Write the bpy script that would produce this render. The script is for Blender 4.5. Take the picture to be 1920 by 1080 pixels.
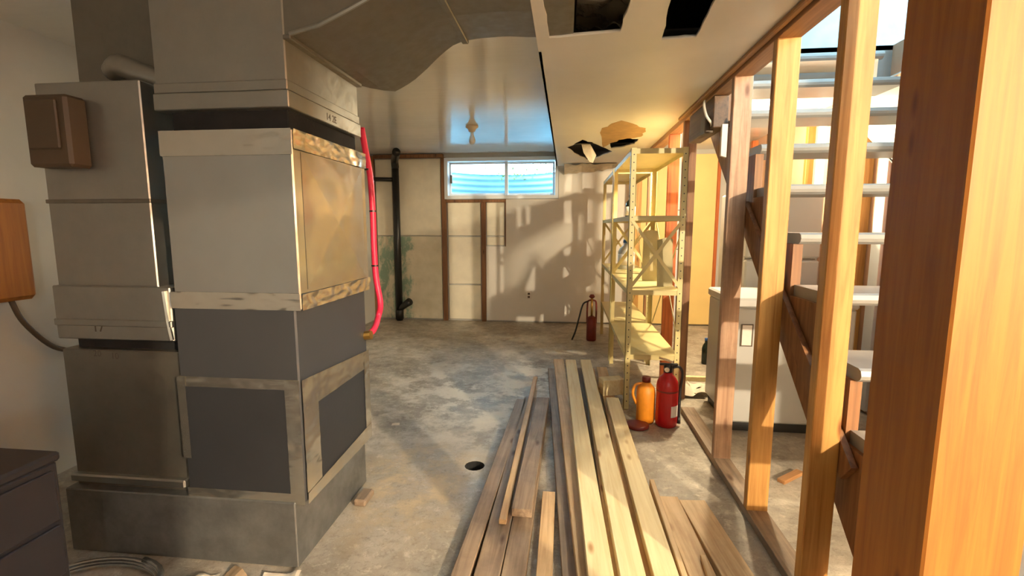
import bpy, bmesh, math, random
from mathutils import Vector, Matrix, noise
random.seed(7)
scene = bpy.context.scene
col = scene.collection
for o in list(bpy.data.objects): bpy.data.objects.remove(o)
R = math.radians

# ------------------------------------------------------------------ camera
FPX = 900.0; PITCH = R(7.34); YAW = R(6.4); CAMZ = 1.30
cd = bpy.data.cameras.new('camera'); cam = bpy.data.objects.new('camera', cd); col.objects.link(cam)
cd.sensor_width = 36.0; cd.lens = 36.0 * FPX / 1920.0; cd.clip_start = 0.02
cam.location = (0, 0, CAMZ); cam.rotation_euler = (math.pi/2 - PITCH, 0, YAW)
scene.camera = cam
# ------------------------------------------------------------------ world, lights, exposure
w = bpy.data.worlds.new('sky'); scene.world = w; w.use_nodes = True
bg = w.node_tree.nodes['Background']; bg.inputs[0].default_value = (0.46, 0.80, 1.0, 1); bg.inputs[1].default_value = 15.0
def lamp(name, loc, power, color, size):
    l = bpy.data.lights.new(name, 'POINT'); l.energy = power; l.color = color; l.shadow_soft_size = size
    o = bpy.data.objects.new(name, l); col.objects.link(o); o.location = loc; return o
lamp('work_lamp', (2.91, -2.2, 2.20), 900, (1.0, 0.82, 0.57), 0.035)
lamp('rear_fill', (0.79, -1.9, 1.55), 44, (1.0, 0.98, 0.94), 0.10)  # added neutral fill behind the camera, no known lamp there
lamp('storage_fill', (1.30, 4.12, 2.05), 105, (1.0, 0.82, 0.54), 0.05)  # added warm fill, out of sight, to brighten the storage area
vs = scene.view_settings
vs.view_transform = 'Standard'; vs.look = 'None'; vs.gamma = 1.0; vs.use_curve_mapping = False; vs.exposure = 0.8

# ------------------------------------------------------------------ pixel helpers (a pixel gives a ray; depth comes from the plane it touches)
_cp, _sp, _cy, _sy = math.cos(PITCH), math.sin(PITCH), math.cos(YAW), math.sin(YAW)
_F = Vector((-_sy*_cp, _cy*_cp, -_sp)); _RT = Vector((_cy, _sy, 0)); _U = _RT.cross(_F)
def at(x, y, ax, v):
    r = _F + _RT*((x-960)/FPX) - _U*((y-540)/FPX)
    o = Vector((0, 0, CAMZ)); return o + r*((v-o[ax])/r[ax])

# ------------------------------------------------------------------ materials
def srgb(c):
    return tuple(((v/255)/12.92 if v/255 <= .04045 else ((v/255+.055)/1.055)**2.4) for v in c) + (1,)
class NT:
    def __init__(s, name):
        s.m = bpy.data.materials.new(name); s.m.use_nodes = True; s.t = s.m.node_tree
        s.b = s.t.nodes['Principled BSDF']
    def n(s, t, **kw):
        x = s.t.nodes.new(t)
        for k, v in kw.items():
            if k in x.inputs: x.inputs[k].default_value = v
            else: setattr(x, k, v)
        return x
    def l(s, a, b): s.t.links.new(a, b)
    def coord(s, scale=(1,1,1), kind='Object', rnd=True):
        tc = s.n('ShaderNodeTexCoord'); mp = s.n('ShaderNodeMapping'); mp.inputs['Scale'].default_value = scale
        s.l(tc.outputs[kind], mp.inputs[0])
        if rnd:
            oi = s.n('ShaderNodeObjectInfo'); mu = s.n('ShaderNodeMath', operation='MULTIPLY'); mu.inputs[1].default_value = 37.0
            s.l(oi.outputs['Random'], mu.inputs[0]); s.l(mu.outputs[0], mp.inputs['Location'])
        return mp.outputs[0]
    def noise(s, vec, scale, detail=4, rough=.55, dist=0):
        x = s.n('ShaderNodeTexNoise'); x.inputs['Scale'].default_value = scale; x.inputs['Detail'].default_value = detail
        x.inputs['Roughness'].default_value = rough; x.inputs['Distortion'].default_value = dist
        s.l(vec, x.inputs['Vector']); return x.outputs[0]
    def ramp(s, fac, stops):
        x = s.n('ShaderNodeValToRGB'); e = x.color_ramp.elements
        while len(e) < len(stops): e.new(.5)
        for q, (p, c) in zip(e, stops): q.position = p; q.color = c
        s.l(fac, x.inputs[0]); return x.outputs[0]
    def mix(s, fac, a, b, mode='MIX'):
        x = s.n('ShaderNodeMix', data_type='RGBA', blend_type=mode)
        for sock, v in ((x.inputs[0], fac), (x.inputs[6], a), (x.inputs[7], b)):
            if isinstance(v, (int, float)): sock.default_value = v
            elif isinstance(v, tuple): sock.default_value = v
            else: s.l(v, sock)
        return x.outputs[2]
    def bump(s, h, strength, dist=.01):
        x = s.n('ShaderNodeBump'); x.inputs['Strength'].default_value = strength; x.inputs['Distance'].default_value = dist
        s.l(h, x.inputs['Height']); s.l(x.outputs[0], s.b.inputs['Normal'])
    def set(s, **kw):
        for k, v in kw.items():
            k = k.replace('_', ' ')
            i = s.b.inputs[k]
            if hasattr(v, 'is_output'): s.l(v, i)
            else: i.default_value = v
        return s.m
W1 = (1,1,1,1); K1 = (0,0,0,1)
def plain(name, c, rough=.5, metal=0, var=.12, scale=6, bump=.1, bscale=60, spec=.5):
    t = NT(name); v = t.coord()
    c = srgb(c); d = tuple(x*(1-var) for x in c[:3])+(1,); u = tuple(min(1, x*(1+var)) for x in c[:3])+(1,)
    nz = t.noise(v, scale)
    t.set(Base_Color=t.ramp(nz, [(.3, d), (.7, u)]), Roughness=rough, Metallic=metal)
    t.b.inputs['Specular IOR Level'].default_value = spec
    if bump: t.bump(t.noise(v, bscale, 3), bump, .004)
    return t.m
def wood(name, c1, c2, axis=1, rough=.6, knots=True, dirt=0.0):
    t = NT(name); s = [22, 22, 22]; s[axis] = 1.1
    v = t.coord(tuple(s)); v2 = t.coord((1,1,1))
    g = t.noise(v, 2.0, 5, .6, .6)
    cbase = t.ramp(g, [(.28, srgb(c2)), (.62, srgb(c1))])
    if knots:
        k = [9, 9, 9]; k[axis] = 3.0
        vo = t.n('ShaderNodeTexVoronoi'); vo.inputs['Scale'].default_value = 1.0; t.l(t.coord(tuple(k)), vo.inputs['Vector'])
        kf = t.ramp(vo.outputs['Distance'], [(.05, W1), (.14, K1)])
        dk = tuple(x*y for x, y in zip(srgb(c2)[:3], (.6, .45, .35)))+(1,)
        cbase = t.mix(kf, cbase, dk)
    if dirt:
        df = t.ramp(t.noise(v2, 5, 5, .65), [(.45, K1), (.75, W1)])
        mm = t.n('ShaderNodeMath', operation='MULTIPLY'); mm.inputs[1].default_value = dirt; t.l(df, mm.inputs[0])
        cbase = t.mix(mm.outputs[0], cbase, srgb((92, 78, 64)))
    t.set(Base_Color=cbase, Roughness=rough); t.bump(g, .25, .002)
    return t.m
def metal(name, c, rough=.35, var=.25, wob=.12, spangle=True, metallic=.92):
    t = NT(name); v = t.coord()
    n1 = t.noise(v, 9, 6, .7); cc = srgb(c)
    t.set(Base_Color=t.ramp(n1, [(.3, tuple(x*(1-var) for x in cc[:3])+(1,)), (.72, cc)]), Metallic=metallic,
          Roughness=t.ramp(t.noise(v, 22, 4), [(.3, (rough*.8,)*3+(1,)), (.7, (rough*1.3,)*3+(1,))]))
    t.bump(t.noise(v, 2.2, 2), wob, .05)
    return t.m
M = {}
M['galv'] = metal('galvanized_sheet', (178, 176, 168), .36, .10, .06)
M['galv_dull'] = metal('dull_galvanized_sheet', (140, 134, 122), .42, .10, .06, metallic=.8)
M['galv_shiny'] = metal('bright_galvanized_sheet', (206, 206, 202), .17, .05, .3)
M['galv_base'] = metal('spangled_base_sheet', (132, 132, 128), .45, var=.4, metallic=.6)
M['foil'] = metal('aluminium_foil_tape', (232, 226, 212), .16, .06, .1)
M['cabinet'] = plain('charcoal_furnace_paint', (57, 58, 60), .45, 0, .06, 4, .04)
M['panel'] = plain('black_insulation_facing', (41, 42, 44), .55, 0, .08, 5, .1)
M['canvas'] = plain('black_canvas', (28, 27, 26), .9, 0, .3, 14, .4)
M['drywall'] = plain('painted_drywall', (222, 216, 206), .62, 0, .03, 3, .03, 220)
M['soffit'] = plain('soffit_drywall', (226, 220, 208), .45, 0, .04, 3, .03, 220)
M['gypsum'] = plain('torn_gypsum', (206, 192, 166), .9, 0, .12, 18, .6, 90)
M['kraft'] = plain('torn_kraft_paper', (178, 142, 92), .9, 0, .15, 10, .3)
M['concrete_wall'] = plain('grey_painted_block_wall', (188, 186, 178), .7, 0, .07, 2.5, .15, 40)
M['stud'] = wood('pine_stud', (194, 148, 80), (154, 106, 48), 2)
M['stud_pale'] = wood('pale_dirty_stud', (180, 146, 118), (140, 104, 80), 2, dirt=.5)
M['stud_old'] = wood('old_brown_lumber', (140, 98, 62), (100, 66, 40), 2)
M['stud_y'] = wood('pine_plate', (176, 128, 80), (132, 90, 54), 1)
M['post'] = wood('orange_post', (156, 98, 30), (132, 76, 18), 2)
M['post2'] = wood('redwood_stud', (196, 106, 48), (150, 74, 30), 2)
M['lum_new'] = wood('clean_spruce', (232, 214, 168), (214, 188, 136), 1)
M['lum_mid'] = wood('tan_spruce', (214, 182, 136), (178, 140, 96), 1, dirt=.25)
M['lum_old'] = wood('weathered_board', (158, 136, 112), (112, 92, 74), 1, dirt=.6)
M['shelf'] = plain('cream_enamel_steel', (206, 190, 132), .42, 0, .08, 5, .04)
M['red'] = plain('red_enamel', (178, 22, 26), .3, 0, .08, 8, .02)
M['darkred'] = plain('dark_red_paint', (120, 38, 28), .45, 0, .2, 10, .1)
M['pink'] = plain('pinkish_red_tubing', (226, 44, 78), .4, 0, .05, 6, .02)
M['black'] = plain('black_plastic', (26, 26, 27), .4, 0, .1, 8, .03)
M['blackpipe'] = plain('black_abs_pipe', (30, 31, 30), .35, 0, .15, 8, .03)
M['chest'] = plain('black_steel_cabinet', (50, 44, 44), .38, 0, .1, 5, .04)
M['orange'] = plain('orange_plastic', (224, 140, 34), .5, 0, .12, 14, .15)
M['white'] = plain('white_appliance_enamel', (178, 178, 174), .35, 0, .03, 4, .02)
M['stairgrey'] = plain('grey_painted_tread', (140, 140, 137), .38, 0, .08, 7, .08)
M['brownbox'] = plain('brown_metal_box', (84, 68, 50), .55, 0, .1, 5, .05)
M['foam'] = plain('cream_foam_board', (224, 216, 194), .7, 0, .07, 6, .12, 80)
M['yellowboard'] = plain('yellow_faced_board', (236, 206, 134), .6, 0, .05, 3, .05)
M['plaster'] = plain('pinkish_brown_plaster', (170, 134, 108), .75, 0, .1, 3, .1)
M['vinyl'] = plain('white_vinyl', (222, 228, 232), .35, 0, .03, 3, .02)
M['paper'] = plain('crumpled_paper', (212, 200, 180), .85, 0, .12, 9, .3)
M['cardboard'] = plain('torn_cardboard', (156, 132, 102), .85, 0, .12, 9, .2)
M['slab'] = plain('grey_beige_slab', (180, 168, 128), .75, 0, .14, 8, .2)
M['bluecap'] = plain('blue_plastic', (50, 96, 160), .4, 0, .05, 5, .02)
M['darkglass'] = plain('dark_green_glass', (24, 34, 28), .12, 0, .05, 5, 0)
M['brass'] = metal('brass', (190, 150, 80), .35)
M['porcelain'] = plain('porcelain', (206, 190, 166), .3, 0, .04, 5, 0)
M['label'] = plain('paper_label', (224, 216, 206), .7, 0, .05, 20, 0)
M['ink'] = plain('marker_ink', (96, 86, 74), .8, 0, 0, 3, 0)
M['leaf'] = plain('yellow_green_leaf', (130, 140, 60), .6, 0, .3, 12, .1)
M['earth'] = plain('pale_gravel', (110, 112, 110), .9, 0, .2, 12, .5)
M['joist'] = wood('dark_joist', (96, 70, 46), (66, 46, 30), 1, knots=False)
M['wire'] = plain('white_cable', (220, 216, 204), .5, 0, .05, 8, 0)
M['weathered_metal'] = plain('corrugated_well_steel', (128, 172, 190), .55, .2, .08, 3, .04)
# foundation insulation with a green-painted stain at the pipe
def green_board():
    t = NT('foam_board_with_green_stain'); v = t.coord(kind='Object', rnd=False)
    sep = t.n('ShaderNodeSeparateXYZ'); t.l(v, sep.inputs[0])
    n = t.noise(v, 5, 6, .7)
    # stain hugging the pipe side (local x near 0) with a ragged edge
    a = t.n('ShaderNodeMath', operation='MULTIPLY_ADD'); a.inputs[1].default_value = .62; t.l(n, a.inputs[0]); a.inputs[2].default_value = -.10
    b = t.n('ShaderNodeMath', operation='SUBTRACT'); t.l(a.outputs[0], b.inputs[0])
    ab = t.n('ShaderNodeMath', operation='ABSOLUTE'); t.l(sep.outputs[0], ab.inputs[0]); t.l(ab.outputs[0], b.inputs[1])
    f0 = t.ramp(b.outputs[0], [(.0, K1), (.07, W1)])
    pf = t.n('ShaderNodeMath', operation='MULTIPLY'); t.l(f0, pf.inputs[0]); t.l(t.ramp(t.noise(t.coord((4, 4, 1.6), rnd=False), 1.6, 6, .7, .3), [(.44, K1), (.54, (.8,.8,.8,1))]), pf.inputs[1]); f = pf.outputs[0]
    base = t.ramp(t.noise(v, 6), [(.3, srgb((206, 198, 172))), (.7, srgb((224, 216, 194)))])
    t.set(Base_Color=t.mix(f, base, srgb((112, 152, 132))), Roughness=.7); t.bump(t.noise(v, 60), .12, .004); return t.m
M['greenboard'] = green_board()
def ceiling_gloss():
    t = NT('glossy_ceiling_paint'); v = t.coord(rnd=False)
    t.set(Base_Color=t.ramp(t.noise(v, 2.5), [(.3, srgb((222, 219, 212))), (.7, srgb((232, 229, 222)))]),
          Roughness=t.ramp(t.noise(v, 3, 3), [(.3, (.09,)*3+(1,)), (.7, (.19,)*3+(1,))]))
    t.b.inputs['Specular IOR Level'].default_value = 1.0
    t.bump(t.noise(t.coord((1, 7, 1), rnd=False), 3, 3), .12, .01); return t.m
M['ceiling'] = ceiling_gloss()
def concrete_floor():
    t = NT('stained_concrete_floor'); v = t.coord(rnd=False)
    n1 = t.noise(v, 1.3, 7, .62, .4); n2 = t.noise(v, 6, 8, .7); n3 = t.noise(v, 3.2, 8, .72, .15)
    c = t.ramp(n1, [(.3, srgb((136, 128, 114))), (.5, srgb((172, 163, 148))), (.7, srgb((194, 185, 168)))])
    c = t.mix(t.ramp(n2, [(.42, K1), (.68, (.7, .7, .7, 1))]), c, srgb((104, 94, 80)))
    n4 = t.noise(v, 34, 6, .75)
    c = t.mix(t.ramp(n4, [(.50, K1), (.66, (.55, .55, .55, 1))]), c, srgb((98, 86, 70)))
    c = t.mix(t.ramp(t.noise(v, 17, 7, .72, .2), [(.53, K1), (.66, (.6, .6, .6, 1))]), c, srgb((214, 204, 186)))
    # brown stain ring spots and pale mineral bloom in the middle of the floor
    mp = t.n('ShaderNodeMapping'); tc = t.n('ShaderNodeTexCoord'); t.l(tc.outputs['Object'], mp.inputs[0])
    mp.inputs['Location'].default_value = (.55/1.1, -3.7/1.5, 0); mp.inputs['Scale'].default_value = (1/1.1, 1/1.5, 1)
    ln = t.n('ShaderNodeVectorMath', operation='LENGTH'); t.l(mp.outputs[0], ln.inputs[0])
    g = t.ramp(ln.outputs['Value'], [(.2, W1), (1.0, K1)])
    pm = t.n('ShaderNodeMath', operation='MULTIPLY'); t.l(g, pm.inputs[0]); t.l(t.ramp(n3, [(.47, K1), (.56, W1)]), pm.inputs[1])
    c = t.mix(pm.outputs[0], c, srgb((226, 220, 206)))
    mp2 = t.n('ShaderNodeMapping'); t.l(tc.outputs['Object'], mp2.inputs[0])
    mp2.inputs['Location'].default_value = (.75/.5, -2.25/.7, 0); mp2.inputs['Scale'].default_value = (1/.5, 1/.7, 1)
    ln2 = t.n('ShaderNodeVectorMath', operation='LENGTH'); t.l(mp2.outputs[0], ln2.inputs[0])
    g2 = t.ramp(ln2.outputs['Value'], [(.3, W1), (1.0, K1)])
    pm2 = t.n('ShaderNodeMath', operation='MULTIPLY'); t.l(g2, pm2.inputs[0]); t.l(t.ramp(n2, [(.45, K1), (.6, (.8,.8,.8,1))]), pm2.inputs[1])
    c = t.mix(pm2.outputs[0], c, srgb((206, 186, 150)))
    t.set(Base_Color=c, Roughness=t.ramp(n3, [(.3, (.3,)*3+(1,)), (.62, (.62,)*3+(1,))]))
    t.bump(t.noise(v, 11, 8, .7), .45, .016); return t.m
M['floor'] = concrete_floor()
def glass():
    t = NT('window_glass'); t.set(Base_Color=W1, Roughness=.02); t.b.inputs['Transmission Weight'].default_value = 1; t.b.inputs['IOR'].default_value = 1.1
    return t.m
M['glass'] = glass()
def bulbglass():
    t = NT('frosted_bulb_glass'); t.set(Base_Color=srgb((226, 222, 212)), Roughness=.25); t.b.inputs['Transmission Weight'].default_value = .3; return t.m
M['bulb'] = bulbglass()

# ------------------------------------------------------------------ mesh helpers
WL = {}
def NB(): return bmesh.new()
def bx(bm, a, b, bev=0):
    a = Vector(a); b = Vector(b); lo = Vector(map(min, a, b)); hi = Vector(map(max, a, b))
    r = bmesh.ops.create_cube(bm, size=1.0); vv = r['verts']
    for v in vv: v.co = lo + Vector(((v.co.x+.5)*(hi.x-lo.x), (v.co.y+.5)*(hi.y-lo.y), (v.co.z+.5)*(hi.z-lo.z)))
    if bev:
        ed = {e for v in vv for e in v.link_edges}
        bmesh.ops.bevel(bm, geom=list(ed), offset=bev, segments=1, affect='EDGES')
    return bm
def tube(bm, pts, rad, seg=8, cap=True):
    pts = [Vector(p) for p in pts]; rings = []; n = len(pts)
    ref = None
    for i, p in enumerate(pts):
        d = (pts[min(i+1, n-1)] - pts[max(i-1, 0)]).normalized()
        if ref is None:
            ref = d.cross(Vector((0,0,1)))
            if ref.length < .05: ref = d.cross(Vector((1,0,0)))
        u = (ref - d*ref.dot(d)).normalized(); ref = u; v = d.cross(u)
        rr = rad[i] if isinstance(rad, (list, tuple)) else rad
        rings.append([bm.verts.new(p + u*math.cos(2*math.pi*k/seg)*rr + v*math.sin(2*math.pi*k/seg)*rr) for k in range(seg)])
    for a, b in zip(rings, rings[1:]):
        for k in range(seg): bm.faces.new((a[k], a[(k+1) % seg], b[(k+1) % seg], b[k]))
    if cap: bm.faces.new(rings[0][::-1]); bm.faces.new(rings[-1])
    return bm
def spline(pts, n=6):
    P = [Vector(p) for p in pts]; P = [2*P[0]-P[1]] + P + [2*P[-1]-P[-2]]; out = []
    for i in range(1, len(P)-2):
        for k in range(n):
            t = k/n; a, b, c, d = P[i-1], P[i], P[i+1], P[i+2]
            out.append(.5*((2*b)+(c-a)*t+(2*a-5*b+4*c-d)*t*t+(3*b-a-3*c+d)*t**3))
    out.append(P[-2]); return out
def lathe(bm, prof, c=(0,0,0), seg=20):
    c = Vector(c); rings = []
    for r, z in prof: rings.append([bm.verts.new(c+Vector((r*math.cos(2*math.pi*k/seg), r*math.sin(2*math.pi*k/seg), z))) for k in range(seg)])
    for a, b in zip(rings, rings[1:]):
        for k in range(seg): bm.faces.new((a[k], a[(k+1) % seg], b[(k+1) % seg], b[k]))
    bm.faces.new(rings[0][::-1]); bm.faces.new(rings[-1]); return bm
def prism(bm, poly, off):
    off = Vector(off); a = [bm.verts.new(Vector(p)) for p in poly]; b = [bm.verts.new(Vector(p)+off) for p in poly]
    n = len(poly); bm.faces.new(a); bm.faces.new(b[::-1])
    for k in range(n): bm.faces.new((a[k], b[k], b[(k+1) % n], a[(k+1) % n]))
    return bm
def crumple(bm, p00, p10, p11, p01, nu, nv, amp, thick=0.0, seed=0):
    P = [Vector(p) for p in (p00, p10, p11, p01)]
    nr = (P[1]-P[0]).cross(P[3]-P[0]).normalized(); g = []
    for i in range(nu+1):
        row = []
        for j in range(nv+1):
            u, v = i/nu, j/nv
            q = (P[0]*(1-u)+P[1]*u)*(1-v) + (P[3]*(1-u)+P[2]*u)*v
            h = noise.noise(Vector((q.x*16, q.y*16, q.z*44))+Vector((seed, seed*2, 0)))*amp + noise.noise(q*8+Vector((seed, 0, seed)))*amp*1.4
            row.append(bm.verts.new(q + nr*(abs(h)+.0012)))
        g.append(row)
    for i in range(nu):
        for j in range(nv): bm.faces.new((g[i][j], g[i+1][j], g[i+1][j+1], g[i][j+1]))
    return bm
def mk(name, bm, mat, origin=(0,0,0), smooth=False):
    bmesh.ops.recalc_face_normals(bm, faces=bm.faces[:])
    bmesh.ops.translate(bm, verts=bm.verts[:], vec=-Vector(origin))
    me = bpy.data.meshes.new(name); bm.to_mesh(me); bm.free()
    me.materials.append(M[mat] if isinstance(mat, str) else mat)
    if smooth:
        for p in me.polygons: p.use_smooth = True
    o = bpy.data.objects.new(name, me); col.objects.link(o); return o
def tag(o, label=None, cat=None, group=None, kind=None):
    for k, v in (('label', label), ('category', cat), ('group', group), ('kind', kind)):
        if v: o[k] = v
    return o
def thing(name, loc, label=None, cat=None, group=None, kind=None):
    o = bpy.data.objects.new(name, None); o.empty_display_size = .1; col.objects.link(o); o.location = loc
    WL[o.name] = Vector(loc); return tag(o, label, cat, group, kind)
def part(name, bm, mat, parent, smooth=False, label=None):
    wl = WL[parent.name]; o = mk(name, bm, mat, wl, smooth); o.parent = parent; WL[o.name] = wl
    if label: o['label'] = label
    return o
def solo(name, bm, mat, loc, label=None, cat=None, group=None, kind=None, smooth=False):
    o = mk(name, bm, mat, loc, smooth); o.location = loc; WL[o.name] = Vector(loc); return tag(o, label, cat, group, kind)
def plate(outer, holes, z0, z1):
    """flat sheet with holes: outline polygons in XY, filled between z0 and z1"""
    cu = bpy.data.curves.new('outline', 'CURVE'); cu.dimensions = '2D'; cu.fill_mode = 'BOTH'; cu.extrude = (z1-z0)/2
    for poly in [outer]+holes:
        sp = cu.splines.new('POLY'); sp.points.add(len(poly)-1); sp.use_cyclic_u = True
        for p, q in zip(sp.points, poly): p.co = (q[0], q[1], 0, 1)
    co = bpy.data.objects.new('outline', cu); col.objects.link(co)
    bpy.context.view_layer.update()
    me = bpy.data.meshes.new_from_object(co.evaluated_get(bpy.context.evaluated_depsgraph_get()))
    bm = NB(); bm.from_mesh(me); bpy.data.objects.remove(co); bpy.data.curves.remove(cu); bpy.data.meshes.remove(me)
    bmesh.ops.remove_doubles(bm, verts=bm.verts[:], dist=1e-5)
    bmesh.ops.translate(bm, verts=bm.verts[:], vec=(0, 0, (z0+z1)/2)); return bm

# ------------------------------------------------------------------ dimensions
XL, XP0, XP1, XR = -2.65, .82, .91, 2.10       # left wall, partition faces, right wall
XE = 3.5
YB, YR = 6.45, -2.6                            # back wall, rear wall
ZC, ZS, ZF = 2.26, 2.075, 2.47                 # ceiling, soffit, upper floor
# ================================================================== the setting
drain = at(890, 873, 2, 0)
circ = [(drain.x+.055*math.cos(t*math.pi/8), drain.y+.055*math.sin(t*math.pi/8)) for t in range(16)]
fl = solo('floor', plate([(XL-.3, YR-.3), (XE+.3, YR-.3), (XE+.3, YB+.3), (XL-.3, YB+.3)], [circ], -.12, 0), 'floor', (0,0,0), kind='structure')
bm = NB(); lathe(bm, [(.055, -.002), (.05, -.10), (.048, -.32), (.002, -.325)], (drain.x, drain.y, 0), 16); bm.faces.remove([f for f in bm.faces if len(f.verts) == 16 and f.calc_center_median().z > -.05][0]); part('drain_cup', bm, 'canvas', fl)
# ceiling slab with the stairwell open at the right
OPY0, OPY1 = .55, 3.56
ce = solo('ceiling', plate([(XL-.3, YR-.3), (XE+.3, YR-.3), (XE+.3, YB+.3), (XL-.3, YB+.3)],
     [[(XP1, OPY0), (XR-.01, OPY0), (XR-.01, OPY1), (XP1, OPY1)],
      [(-.05, 1.65), (.78, 1.65), (.78, 2.6), (-.05, 2.6)], [(.0, 3.6), (.76, 3.6), (.76, 5.9), (.0, 5.9)]], ZC, ZC+.012), 'ceiling', (0,0,0), kind='structure')
bm = NB(); bx(bm, (XL-.3, YR-.3, ZF-.03), (XP1, YB+.3, ZF)); bx(bm, (XP1, YR-.3, ZF-.03), (XE+.3, OPY0, ZF)); bx(bm, (XP1, OPY1, ZF-.03), (XE+.3, YB+.3, ZF))
bx(bm, (XL-.3, YB, ZC), (XE+.3, YB+.3, ZF)); bx(bm, (XL-.3, YR-.3, ZC), (XE+.3, YR, ZF)); bx(bm, (XL-.3, YR, ZC), (XL, YB, ZF)); part('subfloor', bm, 'joist', ce)
bm = NB(); bx(bm, (-2.0, -2.5, 4.7), (4.5, 7.5, 4.8)); M['upper'] = plain('upper_hall_ceiling_paint', (150, 152, 152), .7); solo('ceiling_upper_hall', bm, 'upper', (0,0,0), kind='structure')
bm = NB(); bx(bm, (XP0-.1, -1.2, ZF), (XP0, 4.6, 4.7)); bx(bm, (XP0, 4.5, ZF), (4.0, 4.6, 4.7)); bx(bm, (XP0, -1.2, ZF), (4.0, -1.1, 4.7)); solo('wall_upper_hall', bm, 'upper', (0,0,0), kind='structure')
for x in [-.45+.406*k for k in range(4)]:
    bm = NB(); bx(bm, (x, YR, ZC+.012), (x+.038, YB, ZF-.03)); part('joist', bm, 'joist', ce)
bm = NB(); bx(bm, (XP0, YR, ZS), (XP1, YB, ZF-.03)); bx(bm, (XP1, OPY1, ZC-.03), (XR, OPY1+.04, ZF)); part('rim_joist', bm, 'stairgrey', ce)
# walls
bm = NB(); bx(bm, (XL-.2, YR-.2, 0), (XL, YB+.2, ZC)); wl_ = solo('wall_left', bm, 'concrete_wall', (0,0,0), kind='structure')
bm = NB(); bx(bm, (XL, YR-.2, 0), (XE, YR, ZF)); solo('wall_rear', bm, 'concrete_wall', (0,0,0), kind='structure')
WX0, WX1, WZ0, WZ1 = -1.63, -.11, 1.66, 2.20
bm = NB()
for a, b in (((XL, 0), (WX0, ZC)), ((WX1, 0), (XR, ZC)), ((WX0, 0), (WX1, WZ0)), ((WX0, WZ1), (WX1, ZC))):
    bx(bm, (a[0], YB, a[1]), (b[0], YB+.2, b[1]))
wb = solo('wall_back', bm, 'concrete_wall', (0,0,0), kind='structure')
# finished drywall sheet on the right of the back wall, stepped round the open framing
bm = NB()
poly = [(-1.07, .02), (.80, .02), (.80, ZS), (-.105, ZS), (-.105, 1.655), (-.80, 1.655), (-.80, 1.03), (-1.07, 1.03)]
prism(bm, [(x, YB-.035, z) for x, z in poly], (0, .035, 0)); part('drywall_sheet', bm, 'drywall', wb)
# foam boards between furring strips
def board(x0, x1, z0, z1, m='foam', d=.022):
    bm = NB(); bx(bm, (x0+.006, YB-d, z0+.005), (x1-.006, YB, z1-.005), .004)
    return part('foam_board', bm, m, wb)
board(-2.60, -2.36, 1.17, 2.2)
board(-2.27, -1.68, 1.17, 2.2)
def gboard(x0, x1, z0, z1, ox):
    bm = NB(); bx(bm, (x0+.006, YB-.022, z0), (x1-.006, YB, z1), .004)
    o = mk('foam_board', bm, 'greenboard', (ox, YB, 0)); o.location = (ox, YB, 0); o.parent = wb; return o
gboard(-2.33, -1.68, .02, 1.16, -2.32); gboard(-2.60, -2.36, .02, 1.16, -2.40)
board(-1.60, -1.14, 1.17, 1.62); board(-1.60, -1.14, .51, 1.16); board(-1.60, -1.14, .02, .50)
board(-1.07, -.82, 1.17, 1.62); board(-1.07, -.82, 1.04, 1.16)
def furring(x0, x1, z0, z1, d=.04, m='stud_old'):
    bm = NB(); bx(bm, (x0, YB-d, z0), (x1, YB, z1), .002); part('furring_strip', bm, m, wb)
furring(-1.675, -1.615, 0, 2.21); furring(-1.135, -1.075, 0, 1.62); furring(-2.65, -2.605, 0, 2.24, .06)
furring(-1.61, -.80, 1.615, 1.652, .05); furring(-.815, -.795, 1.03, 1.615, .03)
furring(-2.6, -1.64, 2.205, 2.25, .07)
# right of the partition: yellow-faced boards and studs
for k, (x0, x1, m) in enumerate(((.95, 1.30, 'yellowboard'), (1.335, 1.47, 'vinyl'), (1.50, 1.88, 'yellowboard'))):
    bm = NB(); bx(bm, (x0, YB-.03, .02), (x1, YB, 2.2), .003); part('wall_board', bm, m, wb)
for x in (.91, 1.30, 1.47, 1.88): furring(x, x+.035, 0, 2.24, .06, 'post2')
for z in (.5, 1.0, 1.5): bm = NB(); bx(bm, (1.34, YB-.034, z), (1.465, YB-.03, z+.008)); part('tie_wire', bm, 'black', wb)
# outlet
bm = NB(); p = at(992, 553, 1, YB); bx(bm, (p.x-.035, YB-.043, p.z-.055), (p.x+.035, YB-.034, p.z+.055), .003)
ot = solo('wall_outlet', bm, 'label', (p.x, YB-.034, p.z), 'cream duplex wall outlet on the drywall below the window', 'outlet')
for dz in (-.022, .022):
    bm = NB(); bx(bm, (p.x-.015, YB-.046, p.z+dz-.013), (p.x+.015, YB-.042, p.z+dz+.013), .003); part('socket', bm, 'brownbox', ot)
# right stair wall with exposed studs
bm = NB(); bx(bm, (XR, .6, 0), (XR+.2, YB+.2, ZF)); bx(bm, (XR+.2, .6, 0), (XE+.2, .8, ZF)); bx(bm, (XE, YR-.2, 0), (XE+.2, .6, ZF)); wr = solo('wall_right', bm, 'plaster', (0,0,0), kind='structure')
for k in range(13):
    y = .7+.42*k; bm = NB(); bx(bm, (XR-.06, y, 0), (XR, y+.045, 2.24 if y > OPY1 else 2.44), .002)
    part('stud', bm, ('post2', 'stud', 'stud_old')[k % 3], wr)
for k, y in enumerate((2.62, 3.46, 4.3)):
    bm = NB(); bx(bm, (XR-.02, y, .02), (XR, y+.10, 2.2)); part('white_strip', bm, 'vinyl', wr)

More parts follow.
